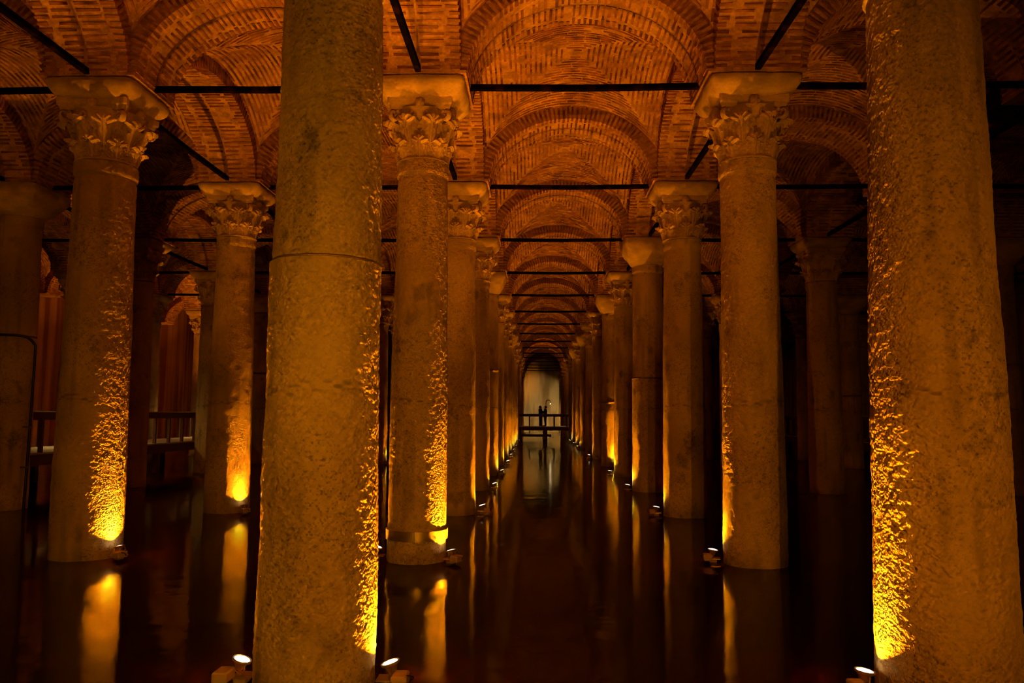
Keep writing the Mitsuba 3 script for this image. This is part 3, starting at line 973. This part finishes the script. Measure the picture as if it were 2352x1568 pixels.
# unseen lamps beyond the footbridge, placed to light the end wall
for q, (x, y, z, tx, tz, col, cut, inten) in enumerate([(1.9, YEND - 6.1, .5, 0.4, 1.7, np.array([1.0, .64, .22]), 35, 58.0), (-1.3, YEND - 8.0, .5, -2.2, 5.6, ORANGE, 15, 130.0)]):
    t = thing('unseen_wall_lamp', ['unseen low spotlight placed to light the pale end wall, right one', 'unseen low spotlight placed to light the end wall, left one'][q], 'lamp')
    obj('stand', box((x - .04, y - .04, -.5), (x + .04, y + .04, z - .06)), 'black_paint', t)
    area_lamp('', '', [x, y, z], [tx, YEND, tz], .08, col, 2.0, parent=t, beam=(cut, cut * (.88 if q == 0 else .2), inten))

# conduit on the dim column at the left edge
cx, cy = colx(-3), rowy(2)
pth = CubicSpline(np.arange(7), np.array([[cx - .15, cy - .50, 3.72], [cx + .22, cy - .48, 3.70], [cx + .50, cy - .30, 3.66], [cx + .61, cy - .20, 3.52], [cx + .62, cy - .18, 3.2], [cx + .60, cy - .18, 1.6], [cx + .56, cy - .18, -.3]]))
t = thing('conduit', 'thin black conduit bending down beside the dim column at the left edge', 'pipe')
obj('pipe', tube(pth(np.linspace(0, 6, 50)), .028, 8), 'black_paint', t, smooth=50)
for z in (1.75, .9):
    obj('clip', box((cx + .46, cy - .21, z - .015), (cx + .645, cy - .145, z + .015)), 'steel', t)

# ------------------------------------------------------------------ people on the footbridge
def bones(js, chain, inflate=0.0):
    out = None
    for a, b in chain:
        (pa, ra), (pb, rb) = js[a], js[b]
        m = [Manifold.sphere(ra + inflate, 16).translate(pa), Manifold.sphere(rb + inflate, 16).translate(pb)]
        h = Manifold.batch_hull(m)
        out = h if out is None else out + h
    return out


def to_tri(m, edge=.03):
    m = m.refine_to_length(edge).to_mesh()
    t = trimesh.Trimesh(m.vert_properties[:, :3], m.tri_verts)
    trimesh.smoothing.filter_taubin(t, iterations=8)
    return t


def person(at, turn, label, jacket, raise_arm):
    J = {'head': ([0, 0.01, 1.58], .098), 'chin': ([0, .045, 1.49], .062), 'neck': ([0, -.01, 1.42], .055), 'chest': ([0, 0, 1.27], .125), 'sl': ([.17, 0, 1.37], .06), 'sr': ([-.17, 0, 1.37], .06),
         'belly': ([0, .01, 1.08], .12), 'hl': ([.085, 0, .92], .10), 'hr': ([-.085, 0, .92], .10), 'kl': ([.10, .02, .50], .062), 'kr': ([-.10, .02, .50], .062),
         'al': ([.10, -.01, .09], .042), 'ar': ([-.10, -.01, .09], .042), 'tl': ([.12, .15, .035], .035), 'tr': ([-.12, .15, .035], .035),
         'el': ([.25, -.02, 1.10], .045), 'er': ([-.25, .04, 1.10], .045), 'wl': ([.24, .06, .86], .03), 'wr': ([-.22, .08, .86], .03)}
    if raise_arm:
        J['wl'] = ([.10, .30, 1.22], .03)
        J['wr'] = ([-.06, .30, 1.22], .03)
        J['el'] = ([.25, .08, 1.09], .045)
        J['er'] = ([-.25, .08, 1.09], .045)
    J = {k: (np.array(p, float), r) for k, (p, r) in J.items()}
    chain = [('head', 'chin'), ('head', 'neck'), ('neck', 'chest'), ('chest', 'sl'), ('chest', 'sr'), ('chest', 'belly'), ('belly', 'hl'), ('belly', 'hr'), ('hl', 'kl'), ('hr', 'kr'), ('kl', 'al'), ('kr', 'ar'), ('al', 'tl'), ('ar', 'tr'),
             ('sl', 'el'), ('sr', 'er'), ('el', 'wl'), ('er', 'wr')]
    body = bones(J, chain)
    for w, e, sd in (('wl', 'el', 1), ('wr', 'er', -1)):          # palms, four fingers and a thumb
        f = J[w][0] - J[e][0]
        f /= np.linalg.norm(f)
        sdv = np.cross(f, [0.3, .2, .9])
        sdv /= np.linalg.norm(sdv)
        palm = J[w][0] + f * .075
        body = body + Manifold.batch_hull([Manifold.sphere(.018, 10).translate(J[w][0] + sdv * a * .6) for a in (-.03, .03)] + [Manifold.sphere(.014, 10).translate(palm + sdv * a) for a in (-.032, .032)])
        nrm = np.cross(f, sdv)
        for q, ln in enumerate((.062, .074, .070, .054)):
            b = palm + sdv * (q - 1.5) * .021
            mid = b + f * ln * .55
            tip = mid + f * ln * .35 + nrm * ln * .3
            for u, v in ((b, mid), (mid, tip)):
                body = body + Manifold.batch_hull([Manifold.sphere(.009, 8).translate(u), Manifold.sphere(.008, 8).translate(v)])
        b = J[w][0] + f * .02 + sdv * .03 * sd
        body = body + Manifold.batch_hull([Manifold.sphere(.011, 8).translate(b), Manifold.sphere(.009, 8).translate(b + f * .05 + sdv * .03 * sd)])
    # a face: nose, brows, ears
    body = body + Manifold.batch_hull([Manifold.sphere(.012, 8).translate([0, .105, 1.575]), Manifold.sphere(.018, 8).translate([0, .11, 1.535])])
    for sd in (-1, 1):
        body = body + Manifold.sphere(.024, 8).scale([.5, .9, 1.2]).translate([.098 * sd, .005, 1.555])
    jac = bones(J, [('neck', 'chest'), ('chest', 'sl'), ('chest', 'sr'), ('chest', 'belly'), ('belly', 'hl'), ('belly', 'hr'), ('sl', 'el'), ('sr', 'er'), ('el', 'wl'), ('er', 'wr')], .022)
    jac = jac - Manifold.sphere(.10, 16).translate([0, 0, 1.50])
    tro = bones(J, [('hl', 'hr'), ('hl', 'kl'), ('hr', 'kr'), ('kl', 'al'), ('kr', 'ar')], .016)
    hair = Manifold.sphere(.108, 20).scale([1, 1.08, 1.1]).translate([0, -.005, 1.59]) - Manifold.cube([.3, .3, .3], True).translate([0, .20, 1.52])
    m = np.eye(4)
    c, s_ = math.cos(turn), math.sin(turn)
    m[:2, :2] = [[c, -s_], [s_, c]]
    m[:3, 3] = at
    t = thing('person', label, 'person')
    for nm, mesh, mat in (('body', to_tri(body, .02), 'skin'), ('jacket', to_tri(jac), jacket), ('trousers', to_tri(tro), 'dark_cloth'), ('hair', to_tri(hair), 'hair')):
        mesh.apply_transform(m)
        obj(nm, mesh, mat, t, smooth=True)
    return m


pm = person((-.30, YB - .45, 1.06), -1.2, 'person in a dark jacket on the footbridge, left one, holding a glowing phone', 'dark_cloth', True)
person((.13, YB - .40, 1.06), 1.3, 'person in dark clothes on the footbridge, right of the one with a phone', 'dark_cloth_b', False)
ph = box((-.038, .335, 1.15), (.038, .345, 1.30), .003)
ph.apply_transform(pm)
t = thing('phone', 'small phone glowing in the hands of the left person', 'phone')
obj('case', ph, 'black_paint', t)
sc_ = box((-.034, .329, 1.155), (.034, .3345, 1.295))
sc_.apply_transform(pm)
kk = obj('screen', sc_, 'grey_plastic', t, emitter={'type': 'area', 'radiance': {'type': 'rgb', 'value': [.9 * U, .95 * U, 1.1 * U]}, 'sampling_weight': 0.02})
labels[kk] = {'label': 'lit screen'}
